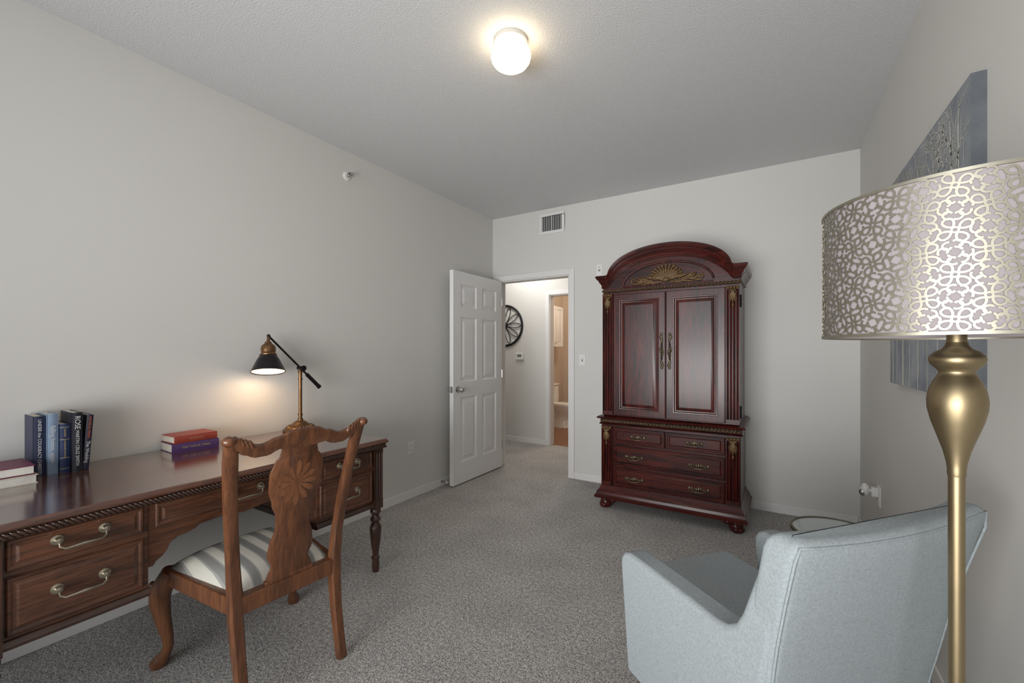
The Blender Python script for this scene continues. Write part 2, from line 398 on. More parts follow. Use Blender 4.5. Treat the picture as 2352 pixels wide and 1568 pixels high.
# hallway and bathroom things
def medallion():
    t = thing('wall_medallion', 'round black iron wall medallion with petal tracery in the hallway', 'wall decor', (-3.36, 5.295, 1.668))
    m = MB(); m.tube([(.29*math.cos(a), -.012, .29*math.sin(a)) for a in [2*PI*i/64 for i in range(64)]], .016, 8, close=True); m.build('rim', M['iron'], t)
    m = MB()
    for k in range(10):
        a0 = 2*PI*k/10
        pts = []
        for i in range(24):
            s = i/23; r = .03+.235*math.sin(PI*s)**.8
            a = a0+(s-.5)*.6
            pts.append((r*math.cos(a), -.012, r*math.sin(a)))
        m.tube(pts, .0055, 6)
    m.build('petal_tracery', M['iron'], t)
    m = MB(); m.lathe([(.001, 0), (.045, 0), (.045, .012), (.025, .022), (.001, .024)], rot=Matrix.Rotation(PI/2, 3, 'X'), n=20); m.build('hub', M['iron'], t)
medallion()
def thermostat():
    t = thing('thermostat', 'white thermostat with grey screen on hallway wall', 'thermostat', (-3.11, 5.302, 1.225))
    m = MB(); m.box(-.062, .062, -.03, 0, -.048, .048); m.build('housing', M['plastic'], t, .006, 3)
    m = MB(); m.box(-.035, .035, -.0315, -.029, -.012, .03); m.build('screen', plain('grey_lcd', c(120, 130, 122), .3), t)
thermostat()
def bath_cabinet():
    t = thing('wall_cabinet', 'white wall cabinet in the bathroom above the toilet', 'cabinet', (BXL, 6.78, 1.37))
    m = MB(); m.box(0, .22, -.32, .32, 0, .72); m.build('body', M['white'], t, .003)
    for s in (-1, 1):
        m = MB(); a, b = sorted((s*.004, s*.314))
        m.panel(lambda u, v, d: (.22+d, u, v), a, b, .01, .71, [(0, 0), (0, .018), (.05, .018), (.055, .010), (.062, .010), (.08, .016)])
        d = m.build('door', M['white'], t)
        m = MB(); m.ell((.248, s*.03, .08), (.012, .012, .012)); m.build('knob', M['chrome'], d)
bath_cabinet()
def toilet():
    t = thing('toilet', 'white porcelain toilet seen through the bathroom doorway', 'toilet', (-3.065, 6.74, 0))
    m = MB(); m.box(-.41, -.21, -.21, .21, .37, .70); m.build('tank', M['porcelain'], t, .025, 3)
    m = MB(); m.box(-.42, -.20, -.22, .22, .70, .73); m.build('tank_lid', M['porcelain'], t, .01, 3)
    def el(cx, rx, ry, z, n=28): return [(cx+rx*math.cos(2*PI*i/n), ry*math.sin(2*PI*i/n), z) for i in range(n)]
    m = MB(); m.loft([el(-.08, .21, .12, 0), el(-.08, .20, .11, .06), el(-.08, .15, .09, .14), el(-.05, .17, .11, .22), el(.02, .24, .17, .32), el(.03, .26, .185, .375)])
    m.box(-.4, -.12, -.1, .1, .2, .375); m.build('bowl', M['porcelain'], t, ang=50)
    m = MB(); m.loft([el(.03, .265, .19, .378), el(.03, .268, .192, .39), el(.03, .265, .19, .396)]); m.build('seat', M['porcelain'], t)
    m = MB(); m.loft([el(.025, .262, .188, .398), el(.025, .262, .188, .412), el(.025, .24, .17, .42)]); m.build('seat_lid', M['porcelain'], t)
    m = MB(); m.tube([(-.205, -.15, .64), (-.19, -.15, .64), (-.19, -.09, .63)], .007, 8); m.build('flush_lever', M['chrome'], t)
toilet()

# ------------------------------------------------------------------ armoire
def armoire():
    t = thing('armoire', 'tall dark cherry armoire with arched top and gilt shell carving', 'armoire', (-.722, 3.745, 0))
    yb = .29; CH, CHH = M['cherry'], M['cherry_h']
    def ring_moulding(name, prof, hw, yf, mat, parent=t):
        m = MB(); m.loft([[(-hw-o, yf-o, z), (hw+o, yf-o, z), (hw+o, yb, z), (-hw-o, yb, z)] for o, z in prof]); return m.build(name, mat, parent, ang=25)
    # carved scroll feet
    for x in (-.485, .485):
        for y in (-.265, .225):
            m = MB(); sx = 1 if x > 0 else -1; sy = 1 if y > 0 else -1
            m.lathe([(.001, 0), (.03, 0), (.042, .012), (.05, .034), (.044, .056), (.04, .07), (.05, .085), (.001, .085)], (x, y, 0), 20)
            for k in (-1, 0, 1):
                d = Matrix.Rotation(k*.75, 3, 'Z') @ Vector((sx*.7, sy*.7, 0))
                m.ell(Vector((x, y, .022))+d*.036, (.02, .02, .022), n=10)
                m.ell(Vector((x, y, .062))+d*.032, (.014, .014, .026), n=8)
            for s in ((-sx, 0), (0, -sy)):
                m.ell((x+s[0]*.055, y+s[1]*.055, .064), (.036, .036, .022), n=10)
                m.ell((x+s[0]*.09, y+s[1]*.09, .076), (.026, .026, .013), n=10)
            m.build('scroll_foot', CH, t, ang=60)
    ring_moulding('plinth_moulding', [(.03, .08), (.045, .085), (.048, .105), (.036, .115), (.032, .135), (.02, .15), (.008, .17), (.002, .185)], .515, -.29, CHH)
    m = MB(); m.box(-.515, .515, -.285, yb, .18, .695); m.build('lower_case', CH, t, .003)
    ring_moulding('waist_moulding', [(-.01, .69), (.012, .692), (.018, .70), (.008, .708), (.008, .735), (.03, .742), (.034, .752), (.018, .762), (-.005, .768)], .515, -.285, CHH)
    m = MB(); m.box(-.508, .508, -.265, yb, .76, 1.80); m.build('upper_case', CH, t, .003)
    def rope(name, z, y, x0, x1, r, mat):
        m = MB()
        for ph in (0, PI):
            n = 150
            m.tube([(x0+(x1-x0)*i/n, y-r*.6*math.cos(i*.85+ph), z+r*.6*math.sin(i*.85+ph)) for i in range(n+1)], r*.62, 6)
        return m.build(name, mat, t, ang=70)
    rope('waist_rope_carving', .7215, -.296, -.52, .52, .0125, M['ropegilt'])
    rope('frieze_rope_carving', 1.797, -.276, -.512, .512, .0115, M['ropegilt'])
    # pilasters
    for s in (-1, 1):
        for (xc, yf, z0, z1) in ((s*.464, -.265, .775, 1.775), (s*.467, -.285, .195, .685)):
            m = MB(); w = .043
            poly = [(xc-w, yf+.001), (xc-w, yf-.022)]
            for k in range(4):
                a = xc-.0315+.021*k
                for j in range(7):
                    an = PI*j/6; poly.append((a-.0088*math.cos(an), yf-.022+.014*math.sin(an)))
            poly += [(xc+w, yf-.022), (xc+w, yf+.001)]
            m.prism(poly, 'z', z0+.03, z1-.03)
            m.box(xc-w, xc+w, yf-.024, yf, z0, z0+.03); m.box(xc-w, xc+w, yf-.024, yf, z1-.03, z1)
            p = m.build('fluted_pilaster', CH, t, ang=40)
            m = MB(); zc = z1-.045
            for k in range(-3, 4):
                a = PI+k*.27; L = .092-.008*abs(k)
                rot = Matrix.Rotation(a, 3, 'Y'); d = rot @ Vector((0, 0, 1))
                m.ell(Vector((xc+k*.0095, yf-.024, zc+.022))+d*L*.6, (.0095, .012, L*.62), rot, 8, 6)
            for k in (-1.5, -.5, .5, 1.5): m.ell((xc+k*.021, yf-.026, zc+.030), (.0125, .013, .012), n=8)
            m.ell((xc, yf-.024, zc-.10), (.008, .008, .016), n=8)
            m.build('gilt_leaf_carving', M['gilt'], p, ang=70)
    # upper doors
    yd = -.267; P = lambda u, v, d: (u, yd-d, v)
    dprof = [(0, 0), (0, .016), (.004, .02), (.048, .02), (.051, .023), (.058, .022), (.064, .013), (.070, .012), (.092, .0185), (.096, .0185)]
    for s in (-1, 1):
        a, b = sorted((s*.003, s*.415))
        m = MB(); m.panel(P, a, b, .775, 1.765, dprof); d = m.build('door', CH, t, ang=18)
        m = MB(); xh = s*.030; z0 = 1.30
        for k in range(-7, 8):
            z = z0+k*.0185; w = .0115+.006*math.cos(k*1.05)-.0005*abs(k)
            m.ell((xh+s*.005*math.sin(k*1.3), yd-.021, z), (w, .005, .0125), n=8)
        m.tube([(xh, yd-.024, z0+.07), (xh, yd-.042, z0+.05), (xh, yd-.046, z0), (xh, yd-.042, z0-.05), (xh, yd-.024, z0-.07)], [.0035, .0045, .006, .0045, .0035], 8)
        m.ell((xh, yd-.046, z0), (.011, .008, .013), n=10)
        m.build('ornate_door_pull', M['antbrass'], d, ang=70)
    for z in (.86, 1.66):
        m = MB(); m.box(.506, .515, -.262, -.235, z-.04, z+.04); m.tube([(.515, -.268, z-.045), (.515, -.268, z+.045)], .006, 8); m.build('hinge', M['lampblack'], t)
    # drawers
    ydr = -.286; PD = lambda u, v, d: (u, ydr-d, v)
    prof = [(0, 0), (0, .012), (.005, .018), (.012, .018), (.016, .013), (.024, .013), (.034, .02), (.038, .02)]
    def pull(cx, cz, dr, w=.07):
        m = MB(); y = ydr-.021
        for k in range(-4, 5):
            x = cx+k*w/4.4; h = .013+.006*math.cos(k*PI/2)-.0009*abs(k)
            m.ell((x, y, cz+.003*math.sin(k*1.57)), (.0105, .006, h), n=8)
        m.tube([(cx-w*.7, y-.004, cz+.004), (cx-w*.6, y-.016, cz-.012), (cx-w*.2, y-.02, cz-.02), (cx, y-.02, cz-.016), (cx+w*.2, y-.02, cz-.02), (cx+w*.6, y-.016, cz-.012), (cx+w*.7, y-.004, cz+.004)], .0042, 8)
        m.build('ornate_drawer_pull', M['antbrass'], dr, ang=70)
    for (a, b, z0, z1, pl) in ((-.415, -.004, .545, .675, (-.21,)), (.004, .415, .545, .675, (.21,)), (-.415, .415, .365, .53, (-.24, .24)), (-.415, .415, .195, .35, (-.24, .24))):
        m = MB(); m.panel(PD, a, b, z0, z1, prof); d = m.build('drawer', CHH, t, ang=18)
        for px in pl: pull(px, (z0+z1)/2, d, .055 if len(pl) == 1 else .07)
    # arched pediment
    hw, yf = .508, -.265
    AW, AH, AZ = .462, .232, 1.905
    path = [(-hw, 1.925), (-.485, 1.925), (-.47, 1.926)]
    n = 48
    for i in range(n+1):
        a = R(174-168*i/n); path.append((AW*math.cos(a), AZ+AH*math.sin(a)**.92))
    path += [(.47, 1.926), (.485, 1.925), (hw, 1.925)]
    cprof = [(-.105, -.005), (-.102, .010), (-.092, .014), (-.084, .010), (-.07, .015), (-.052, .028), (-.036, .034), (-.032, .042), (-.012, .052), (-.006, .054), (0, .050)]
    rings = []
    for i, (x, z) in enumerate(path):
        x0, z0 = path[max(i-1, 0)]; x1, z1 = path[min(i+1, len(path)-1)]
        if i in (0, len(path)-1):
            s = -1 if i == 0 else 1
            rings.append([(s*(hw+o), yf-o, z+d) for d, o in cprof]+[(s*(hw+.050), yf+.2, z)])
        elif i in (1, 2, len(path)-2, len(path)-3):
            rings.append([(x, yf-o, z+d) for d, o in cprof]+[(x, yf+.2, z)])
        else:
            tx, tz = x1-x0, z1-z0; l = math.hypot(tx, tz); nx, nz = -tz/l, tx/l
            f = min(1, max(0, (z-1.93)/.10))
            rings.append([(x+nx*d*f, yf-o, z+nz*d*f+d*(1-f)) for d, o in cprof]+[(x, yf+.2, z)])
    m = MB(); m.loft(rings)
    for s in (-1, 1):
        m.loft([[(s*(hw+o), yf-o, 1.925+d) for d, o in cprof]+[(s*(hw-.01), yf+.06, 1.925), (s*(hw-.01), yf+.05, 1.81)],
                [(s*(hw+o), yb, 1.925+d) for d, o in cprof]+[(s*(hw-.01), yb, 1.925), (s*(hw-.01), yb, 1.81)]])
    m.build('arched_cornice', CHH, t, ang=30)
    m = MB(); poly = [(-hw, 1.80)]+[(x, z-.02) for x, z in path]+[(hw, 1.80)]
    m.prism(poly, 'y', yf-.002, yf+.19); ty = m.build('tympanum', CHH, t)
    m = MB()
    pts = [((AW-.125)*math.cos(R(a)), yf-.006, 1.83+(AH-.065)*math.sin(R(a))) for a in range(178, 0, -4)]
    m.tube(pts, .008, 8); m.tube([(pts[0][0], yf-.006, 1.822), (pts[-1][0], yf-.006, 1.822)], .006, 8); m.build('arch_bead', CH, ty, ang=70)
    m = MB(); cz = 1.852
    for k in range(-6, 7):
        a = k*.205; L = .068-.0018*abs(k); rot = Matrix.Rotation(a, 3, 'Y'); d = rot @ Vector((0, 0, 1))
        m.ell(Vector((0, yf-.006, cz))+Vector((d.x*1.25, d.y, d.z))*L*1.0, (.0125, .014, L), rot, 10, 8)
        m.ell(Vector((0, yf-.008, cz))+Vector((d.x*1.25, d.y, d.z))*L*1.78, (.0115, .009, .012), rot, 10, 6)
    m.ell((0, yf-.012, cz+.004), (.03, .016, .02))
    for s in (-1, 1):
        for j, (x, z, L, a) in enumerate(((.12, .024, .055, 72), (.15, .012, .07, 78), (.165, 0, .08, 84), (.13, -.014, .08, 96), (.205, -.008, .06, 102), (.225, .012, .045, 60), (.07, -.016, .05, 98), (.17, .026, .04, 64), (.20, .022, .03, 40))):
            m.ell((s*x, yf-.008, cz+z), (.0095, .011, L), Matrix.Rotation(s*R(a), 3, 'Y'), 8, 8)
        m.tube([(s*(.25+.018*math.cos(th)*(1-th/9)), yf-.008, cz+.012+.018*math.sin(th)*(1-th/9)) for th in [i*.4-1.2 for i in range(16)]], .006, 6)
    m.build('gilt_shell_carving', M['gilt'], t, ang=70)
armoire()

# ------------------------------------------------------------------ desk
DZ = .785
def desk():
    t = thing('desk', 'long walnut writing desk with rope carved edge and brass pulls', 'desk', (-2.33, 1.005, 0))
    xb, xf = -.39, .385; hy = .775; W = M['desk']
    m = MB(); m.loft([[(xb, -hy+i, z), (xf-i, -hy+i, z), (xf-i, hy-i, z), (xb, hy-i, z)] for i, z in ((.012, .757), (.002, .762), (0, .768), (.003, .775), (.012, DZ), (.02, DZ))])
    m.build('desk_top', M['desktop'], t, ang=30)
    m = MB(); m.box(xb+.01, xf-.011, -hy+.011, hy-.011, .733, .757)
    n = 104
    for i in range(n):
        y = -hy+.012+(2*hy-.024)*(i+.5)/n; m.ell((xf-.012, y, .745), (.009, .0066, .019), Matrix.Rotation(R(52), 3, 'X'), 8, 6)
    n = 50
    for i in range(n):
        x = xb+.01+(xf-xb-.03)*(i+.5)/n
        for s in (-1, 1): m.ell((x, s*(hy-.012), .745), (.0066, .009, .019), Matrix.Rotation(s*R(52), 3, 'Y'), 8, 6)
    m.build('rope_carved_edge', M['deskdark'], t, ang=70)
    bx = .325
    for s in (-1, 1):
        a, b = sorted((s*.345, s*.725)); m = MB()
        m.box(-.37, bx, a, b, .39, .735); m.build('pedestal', W, t, .003)
        m = MB(); m.loft([[(-.372, a-.004, z), (bx+o, a-.004, z), (bx+o, b, z), (-.372, b, z)] for o, z in ((.004, .383), (.016, .388), (.018, .398), (.008, .41), (.002, .414))]); m.build('pedestal_moulding', M['deskdark'], t)
    m = MB(); m.box(-.37, bx-.004, -.345, .345, .615, .735); m.build('centre_case', W, t, .003)
    half = [(-.345, .485), (-.328, .485), (-.32, .50), (-.30, .512), (-.285, .53), (-.275, .553), (-.25, .568), (-.22, .572), (-.19, .58), (-.175, .592), (-.09, .598), (-.04, .592), (0, .586)]
    poly = half+[(-y, z) for y, z in half[-2::-1]]+[(.345, .62), (-.345, .62)]
    m = MB(); m.prism(poly, 'x', bx-.024, bx-.004); m.build('scalloped_apron', W, t, .003)
    prof = [(0, 0), (0, .007), (.004, .012), (.010, .012), (.015, .009), (.021, .009), (.028, .013), (.032, .013)]
    P = lambda u, v, d: (bx-.001+d, u, v)
    def bail(y, z, dr, h=.058):
        m = MB(); x = bx+.012; ry = Matrix.Rotation(PI/2, 3, 'Y')
        for s in (-1, 1): m.lathe([(.001, 0), (.0165, 0), (.0165, .003), (.009, .006), (.0075, .018), (.0095, .023), (.001, .026)], (x, y+s*h, z+.012), 16, ry)
        m.tube([(x+.02, y-h, z+.012), (x+.024, y-h*.98, z-.006), (x+.03, y-h*.78, z-.014), (x+.034, y-h*.4, z-.012), (x+.036, y, z-.010), (x+.034, y+h*.4, z-.012), (x+.03, y+h*.78, z-.014), (x+.024, y+h*.98, z-.006), (x+.02, y+h, z+.012)], [.0035, .0035, .0042, .0048, .0062, .0048, .0042, .0035, .0035], 10)
        m.build('bail_pull', M['bail'], dr, ang=60)
    for s in (-1, 1):
        a, b = sorted((s*.362, s*.698))
        for z0, z1 in ((.625, .722), (.425, .605)):
            m = MB(); m.panel(P, a, b, z0, z1, prof); d = m.build('drawer', W, t, ang=18); bail((a+b)/2, (z0+z1)/2, d)
    m = MB(); P2 = lambda u, v, d: (bx-.005+d, u, v)
    m.panel(P2, -.325, .325, .632, .722, prof); d = m.build('drawer', W, t, ang=18); bail(0, .677, d)
    for x in (.318, -.345):
        for s in (-1, 1):
            y = s*.735; m = MB(); w = .029
            poly = [(x-w, y-w), (x+w, y-w)]
            for k in range(3):
                cy = y-.018+.018*k
                for j in range(7):
                    an = PI*j/6; poly.append((x+w-.006*math.sin(an), cy-.007*math.cos(an)))
            poly += [(x+w, y+w), (x-w, y+w)]
            m.prism(poly, 'z', .43, .70); m.box(x-w-.001, x+w+.001, y-w-.001, y+w+.001, .70, .734); m.box(x-w-.001, x+w+.001, y-w-.001, y+w+.001, .375, .43)
            pr = [(.001, 0), (.017, 0), (.02, .012), (.0215, .05), (.019, .07), (.025, .078), (.025, .088), (.017, .096), (.018, .11), (.027, .17), (.033, .235), (.034, .262), (.026, .282), (.018, .292), (.029, .302), (.031, .315), (.022, .325), (.019, .335), (.031, .35), (.031, .365), (.024, .376), (.001, .376)]
            m.lathe(pr, (x, y, 0), 20); m.build('leg', M['deskleg'], t, ang=38)
desk()

# ------------------------------------------------------------------ desk lamp
def desk_lamp():
    t = thing('desk_lamp', 'bronze pharmacy desk lamp with black conical shade, switched on', 'desk lamp', (-2.625, 1.655, DZ))
    B, K = M['lampbrass'], M['lampblack']
    m = MB(); m.lathe([(.001, 0), (.1, 0), (.103, .006), (.1, .014), (.088, .018), (.084, .026), (.07, .034), (.05, .042), (.04, .055), (.03, .062), (.018, .066), (.015, .08), (.001, .08)], n=40); b = m.build('base', B, t, ang=40)
    m = MB()
    for k in range(22):
        a = 2*PI*k/22; m.ell((.074*math.cos(a), .074*math.sin(a), .03), (.017, .008, .006), Matrix.Rotation(a, 3, 'Z') @ Matrix.Rotation(R(32), 3, 'Y'), 8, 4)
    m.build('gadroon_band', B, b, ang=70)
    m = MB(); m.lathe([(.011, .075), (.011, .375), (.015, .378), (.015, .386), (.009, .39), (.009, .4), (.001, .4)], n=16); m.lathe([(.016, .1), (.016, .108)], n=16); m.lathe([(.015, .33), (.015, .337)], n=16); m.build('pole', B, t, ang=40)
    m = MB(); rx = Matrix.Rotation(PI/2, 3, 'Y')
    m.lathe([(.001, -.022), (.013, -.022), (.013, .022), (.001, .022)], (0, 0, .405), 14, rx); m.lathe([(.001, .022), (.008, .022), (.008, .034), (.018, .036), (.018, .04), (.001, .04)], (0, 0, .405), 12, rx); m.build('pivot_joint', K, t)
    m = MB(); m.tube([(0, -.205, .607), (0, .134, .275)], .0065, 10); m.tube([(0, .045, .362), (0, .134, .275)], .0125, 12); m.tube([(0, .128, .281), (0, .138, .271)], .0145, 12); m.ell((0, -.205, .607), (.011, .011, .011)); m.build('arm', K, t, ang=40)
    # the shade hangs from the arm end and is tipped a little towards the room
    h = Vector((.87, -.49, 0)); tilt = Matrix.Rotation(R(15), 3, Vector((0, 0, -1)).cross(h)); top = Vector((0, -.206, .603))
    def T(prof): return [(r, z-.603) for r, z in prof]
    m = MB(); m.lathe(T([(.092, .382), (.094, .386), (.09, .392), (.062, .455), (.046, .482), (.044, .484), (.043, .48), (.059, .452), (.087, .39), (.092, .382)]), top, 40, tilt)
    big = [f for f in m.bm.faces if len(f.verts) > 4]; bmesh.ops.delete(m.bm, geom=big, context='FACES_ONLY')
    sh = m.build('shade', K, t, ang=50)
    m = MB(); m.lathe(T([(.0865, .387), (.0585, .449), (.042, .478), (.001, .48)]), top, 40, tilt)
    big = [f for f in m.bm.faces if len(f.verts) > 4 and f.calc_area() > .01]; bmesh.ops.delete(m.bm, geom=big, context='FACES_ONLY')
    m.build('shade_lining', M['shadein'], sh, ang=60)
    m = MB(); m.lathe(T([(.001, .481), (.046, .481), (.048, .487), (.044, .493), (.038, .5), (.04, .515), (.041, .53), (.036, .545), (.024, .555), (.02, .558), (.02, .566), (.01, .572), (.008, .6), (.001, .603)]), top, 28, tilt); m.build('socket_cap', B, t, ang=45)
    bc = top+tilt @ Vector((0, 0, .44-.603)); lp = top+tilt @ Vector((0, 0, .393-.603))
    m = MB(); m.ell(bc, (.024, .024, .03), n=16, m=10); m.build('bulb', M['bulb'], t)
    l = bpy.data.lights.new('desk_bulb', 'POINT'); l.energy = 1.9; l.color = (1, .79, .6); l.shadow_soft_size = .05
    o = bpy.data.objects.new('desk_bulb_light', l); COL.objects.link(o); o.location = Vector((-2.625, 1.655, DZ))+lp
desk_lamp()

# ------------------------------------------------------------------ books
def bookmat(n, col, rough=.45): return plain(n, col, rough, var=.08, vscale=30)
gilt_ink = plain('gilt_lettering', c(200, 182, 130), .4, .3); white_ink = plain('white_lettering', c(216, 215, 214), .6)
def book(label, loc, th, depth, h, cov, words, rot=(0, 0, 0), group=None, band=None, pages=None):
    t = thing('book', label, 'book', loc, rot, group)
    m = MB(); k = .003
    m.box(-depth, 0, 0, k, 0, h); m.box(-depth, 0, th-k, th, 0, h)
    n = 6
    sec = [(-.004, 0)]+[(.0035*math.sin(PI*i/n)-.0005, th*i/n) for i in range(n+1)]+[(-.004, th)]
    m.prism(sec, 'z', 0, h); m.build('cover', cov, t, ang=50)
    m = MB(); m.box(-depth+.004, -.004, k, th-k, .004, h-.004); m.build('page_block', pages or M['pages'], t)
    if band:
        for z0, z1 in band[1]:
            m = MB(); m.prism([(p[0]+.0004, p[1]) for p in sec[1:-1]], 'z', h*z0, h*z1); m.build('spine_band', band[0], t)
    for body, size, pos, ink in words:
        text('spine_lettering', body, size, ink, t, (.0036, th/2, h*pos), (0, 0, -1), (0, 1, 0))
G = 'upright books in the row on the desk'
book('navy book with white title, leftmost upright book on the desk', (-2.597, .474, DZ), .035, .135, .245, bookmat('navy_cloth', c(38, 44, 72)), [('UNDER the COURT', .015, .68, white_ink), ('TRACY CHRISTO', .015, .25, white_ink)], group=G)
book('pale blue upright book with white title, between navy and blue books', (-2.58, .511, DZ), .032, .145, .25, bookmat('pale_blue_jacket', c(130, 150, 176)), [('falling home, again', .021, .5, white_ink)], group=G)
book('shortest upright book, blue spine with gilt bands and title', (-2.57, .545, DZ), .030, .14, .205, bookmat('blue_leather', c(40, 54, 92)), [("READER'S", .008, .82, gilt_ink), ('CONDENSED BOOKS', .008, .5, gilt_ink)], group=G, band=(gilt_ink, [(.93, .94), (.68, .69), (.3, .31), (.08, .09)]))
book('black upright book reading ROSE on its spine', (-2.548, .577, DZ), .032, .16, .252, bookmat('black_jacket', c(34, 36, 46), .3), [('ROSE', .024, .83, white_ink), ('MARTIN CRUZ SMITH', .0155, .4, white_ink)], group=G)
book('thin dark book reading The Wedding, leaning at right end of the row', (-2.56, .6105, DZ+.002), .022, .15, .235, bookmat('dark_indigo_jacket', c(40, 40, 62), .35), [('NICHOLAS SPARKS', .011, .77, bookmat('orange_lettering', c(196, 110, 70))), ('The Wedding', .017, .32, white_ink)], rot=(R(-4), 0, 0), group=G)
book('thick purple book lying flat under the red book', (-2.572, 1.153, DZ), .045, .15, .21, bookmat('purple_jacket', c(88, 62, 110)), [('THE TWELVE TRIBES', .014, .5, gilt_ink)], rot=(R(90), 0, R(-2)))
book('red book lying flat on top of the purple book', (-2.578, 1.147, DZ+.046), .036, .145, .195, bookmat('red_cloth', c(160, 68, 55)), [('ALL THE DAYS', .01, .5, gilt_ink)], rot=(R(90), 0, R(1)))
book('cream book lying flat under the burgundy book at left end of desk', (-2.66, .222, DZ), .034, .2, .24, bookmat('cream_jacket', c(206, 198, 184)), [], rot=(R(90), 0, R(180)), pages=bookmat('bright_pages', c(226, 222, 214)))
book('burgundy book lying flat on the cream book at left end of desk', (-2.665, .229, DZ+.035), .035, .195, .228, bookmat('burgundy_jacket', c(112, 42, 72)), [], rot=(R(90), 0, R(180)), pages=bookmat('bright_pages_top', c(226, 222, 214)))

# ------------------------------------------------------------------ desk chair
def desk_chair():
    t = thing('desk_chair', 'carved walnut chair with inlaid splat and striped seat at the desk', 'chair', (-1.645, .99, 0), (0, 0, R(86)))
    W = M['chair']
    path = [(.19, -.062, 0), (.19, -.045, .08), (.191, -.02, .2), (.194, -.002, .33), (.196, 0, .42), (.204, -.006, .53), (.217, -.025, .67), (.230, -.050, .80), (.241, -.080, .92), (.247, -.102, .985)]
    ly = [(p[2], p[1]) for p in path]
    def lean(z):
        for (a, va), (b, vb) in zip(ly, ly[1:]):
            if z <= b: return va+(vb-va)*(max(z, a)-a)/(b-a)
        return ly[-1][1]+(z-ly[-1][0])*-.33
    for s in (-1, 1):
        m = MB(); m.sweep([(s*x, y, z) for x, y, z in path], [(.019, .017), (.019, .017), (.02, .019), (.022, .021), (.022, .021), (.02, .018), (.02, .016), (.021, .015), (.022, .015), (.02, .014)])
        m.build('rear_leg_post', W, t, ang=40)
    # crest rail
    m = MB(); xs = [-.262+.524*i/40 for i in range(41)]
    top = [(0, 1.008), (.05, 1.004), (.10, .985), (.155, .968), (.20, .978), (.235, 1.008), (.262, 1.012)]
    bot = [(0, .935), (.05, .938), (.09, .942), (.13, .925), (.17, .925), (.205, .94), (.235, .965), (.262, .985)]
    rings = []
    for x in xs:
        a, b = table(bot, abs(x)), table(top, abs(x)); bow = .018*(1-(x/.26)**2)
        y = lambda z: lean(z)-bow*.6
        rings.append([(x, y(a)-.013, a), (x, y(a)+.013, a), (x, y((a+b)/2)+.016, (a+b)/2), (x, y(b)+.012, b-.002), (x, y(b), b+.004), (x, y(b)-.012, b-.002), (x, y((a+b)/2)-.016, (a+b)/2)])
    m.loft(rings)
    for s in (-1, 1):
        m.ell((s*.258, lean(1.0)-.004, .998), (.022, .024, .018), n=14, m=8)
        for k in range(4): m.ell((s*(.232-.014*k), lean(.985)-.014, .995-.006*k), (.008, .006, .018), Matrix.Rotation(s*R(25), 3, 'Y'), 8, 6)
    m.build('crest_rail', W, t, ang=45)
    # splat with inlay
    sw = [(.415, .092), (.44, .086), (.47, .072), (.52, .090), (.56, .084), (.62, .066), (.67, .068), (.72, .086), (.78, .102), (.84, .104), (.885, .090), (.905, .074), (.93, .068), (.955, .076)]
    m = MB(); rings = []
    for i in range(46):
        z = .415+.535*i/45; w = table(sw, z); y = lean(z)-.008*math.sin((z-.4)/.55*PI)
        rings.append([(-w, y-.003, z), (-w+.006, y-.007, z), (w-.006, y-.007, z), (w, y-.003, z), (w, y+.004, z), (w-.004, y+.007, z), (-w+.004, y+.007, z), (-w, y+.004, z)])
    m.loft(rings); m.mi = 1
    zc = .79
    for k in range(12):
        a = 2*PI*k/12; L = .092-.018*abs(math.sin(a))
        pts = [(0, .006), (.008, L*.5), (.0105, L*.8), (.006, L*.95), (0, L), (-.006, L*.95), (-.0105, L*.8), (-.008, L*.5)]
        vs = []
        for u, v in pts:
            x = u*math.cos(a)+v*math.sin(a); z = -u*math.sin(a)+v*math.cos(a)
            zz = zc+z; vs.append(m.v((x, lean(zz)-.008*math.sin((zz-.4)/.55*PI)-.0076, zz)))
        m.face(vs)
    m.build('inlaid_splat', [W, M['inlay']], t, ang=40)
    # seat frame
    out = [(-.205, -.02), (.205, -.02)]
    front = []
    for i in range(17):
        u = -1+2*i/16; front.append((-u*.272, .475+.03*max(0, math.cos(u*PI/2))**.8))
    m = MB(); m.prism(out+front, 'z', .345, .41); m.box(-.095, .095, -.012, .012, .405, .425); m.build('seat_frame', W, t, .005, 2)
    m = MB(); N = 24; vv = []
    for j in range(N+1):
        v = j/N; row = []
        for i in range(N+1):
            u = -1+2*i/N; hw = .178+(.26-.178)*v; y = .02+.448*v+(.026*math.cos(u*PI/2)*v)
            z = .409+.062*((1-abs(u)**4)*(1-abs(2*v-1)**4))**.6
            row.append(m.v((u*hw, y, z)))
        vv.append(row)
    for j in range(N):
        for i in range(N): m.face([vv[j][i], vv[j][i+1], vv[j+1][i+1], vv[j+1][i]])
    m.build('striped_seat_cushion', M['stripe'], t, ang=60)
    for s in (-1, 1):
        m = MB(); dx, dy = .03, .055
        m.tube([(s*(x+dx), y+dy, z) for x, y, z in ((.222, .40, .40), (.232, .418, .36), (.246, .436, .315), (.248, .44, .27), (.240, .43, .20), (.229, .418, .13), (.226, .414, .09), (.232, .424, .055), (.243, .44, .03), (.25, .45, .012), (.25, .45, 0))], [.03, .036, .04, .036, .028, .021, .0185, .02, .027, .03, .026], 14)
        for k in (-1, 0, 1):
            d = Matrix.Rotation(k*.6, 3, 'Z') @ Vector((s*.6, .8, 0))
            m.ell(Vector((s*(.247+dx), .445+dy, .016))+d*.024, (.009, .009, .016), n=8)
        for k in range(5):
            m.ell((s*(.266+dx-.003*k), .462+dy-.006*k, .335-.024*k), (.014-.002*k, .014-.002*k, .02), n=8)
        m.build('cabriole_front_leg', W, t, ang=60)
desk_chair()

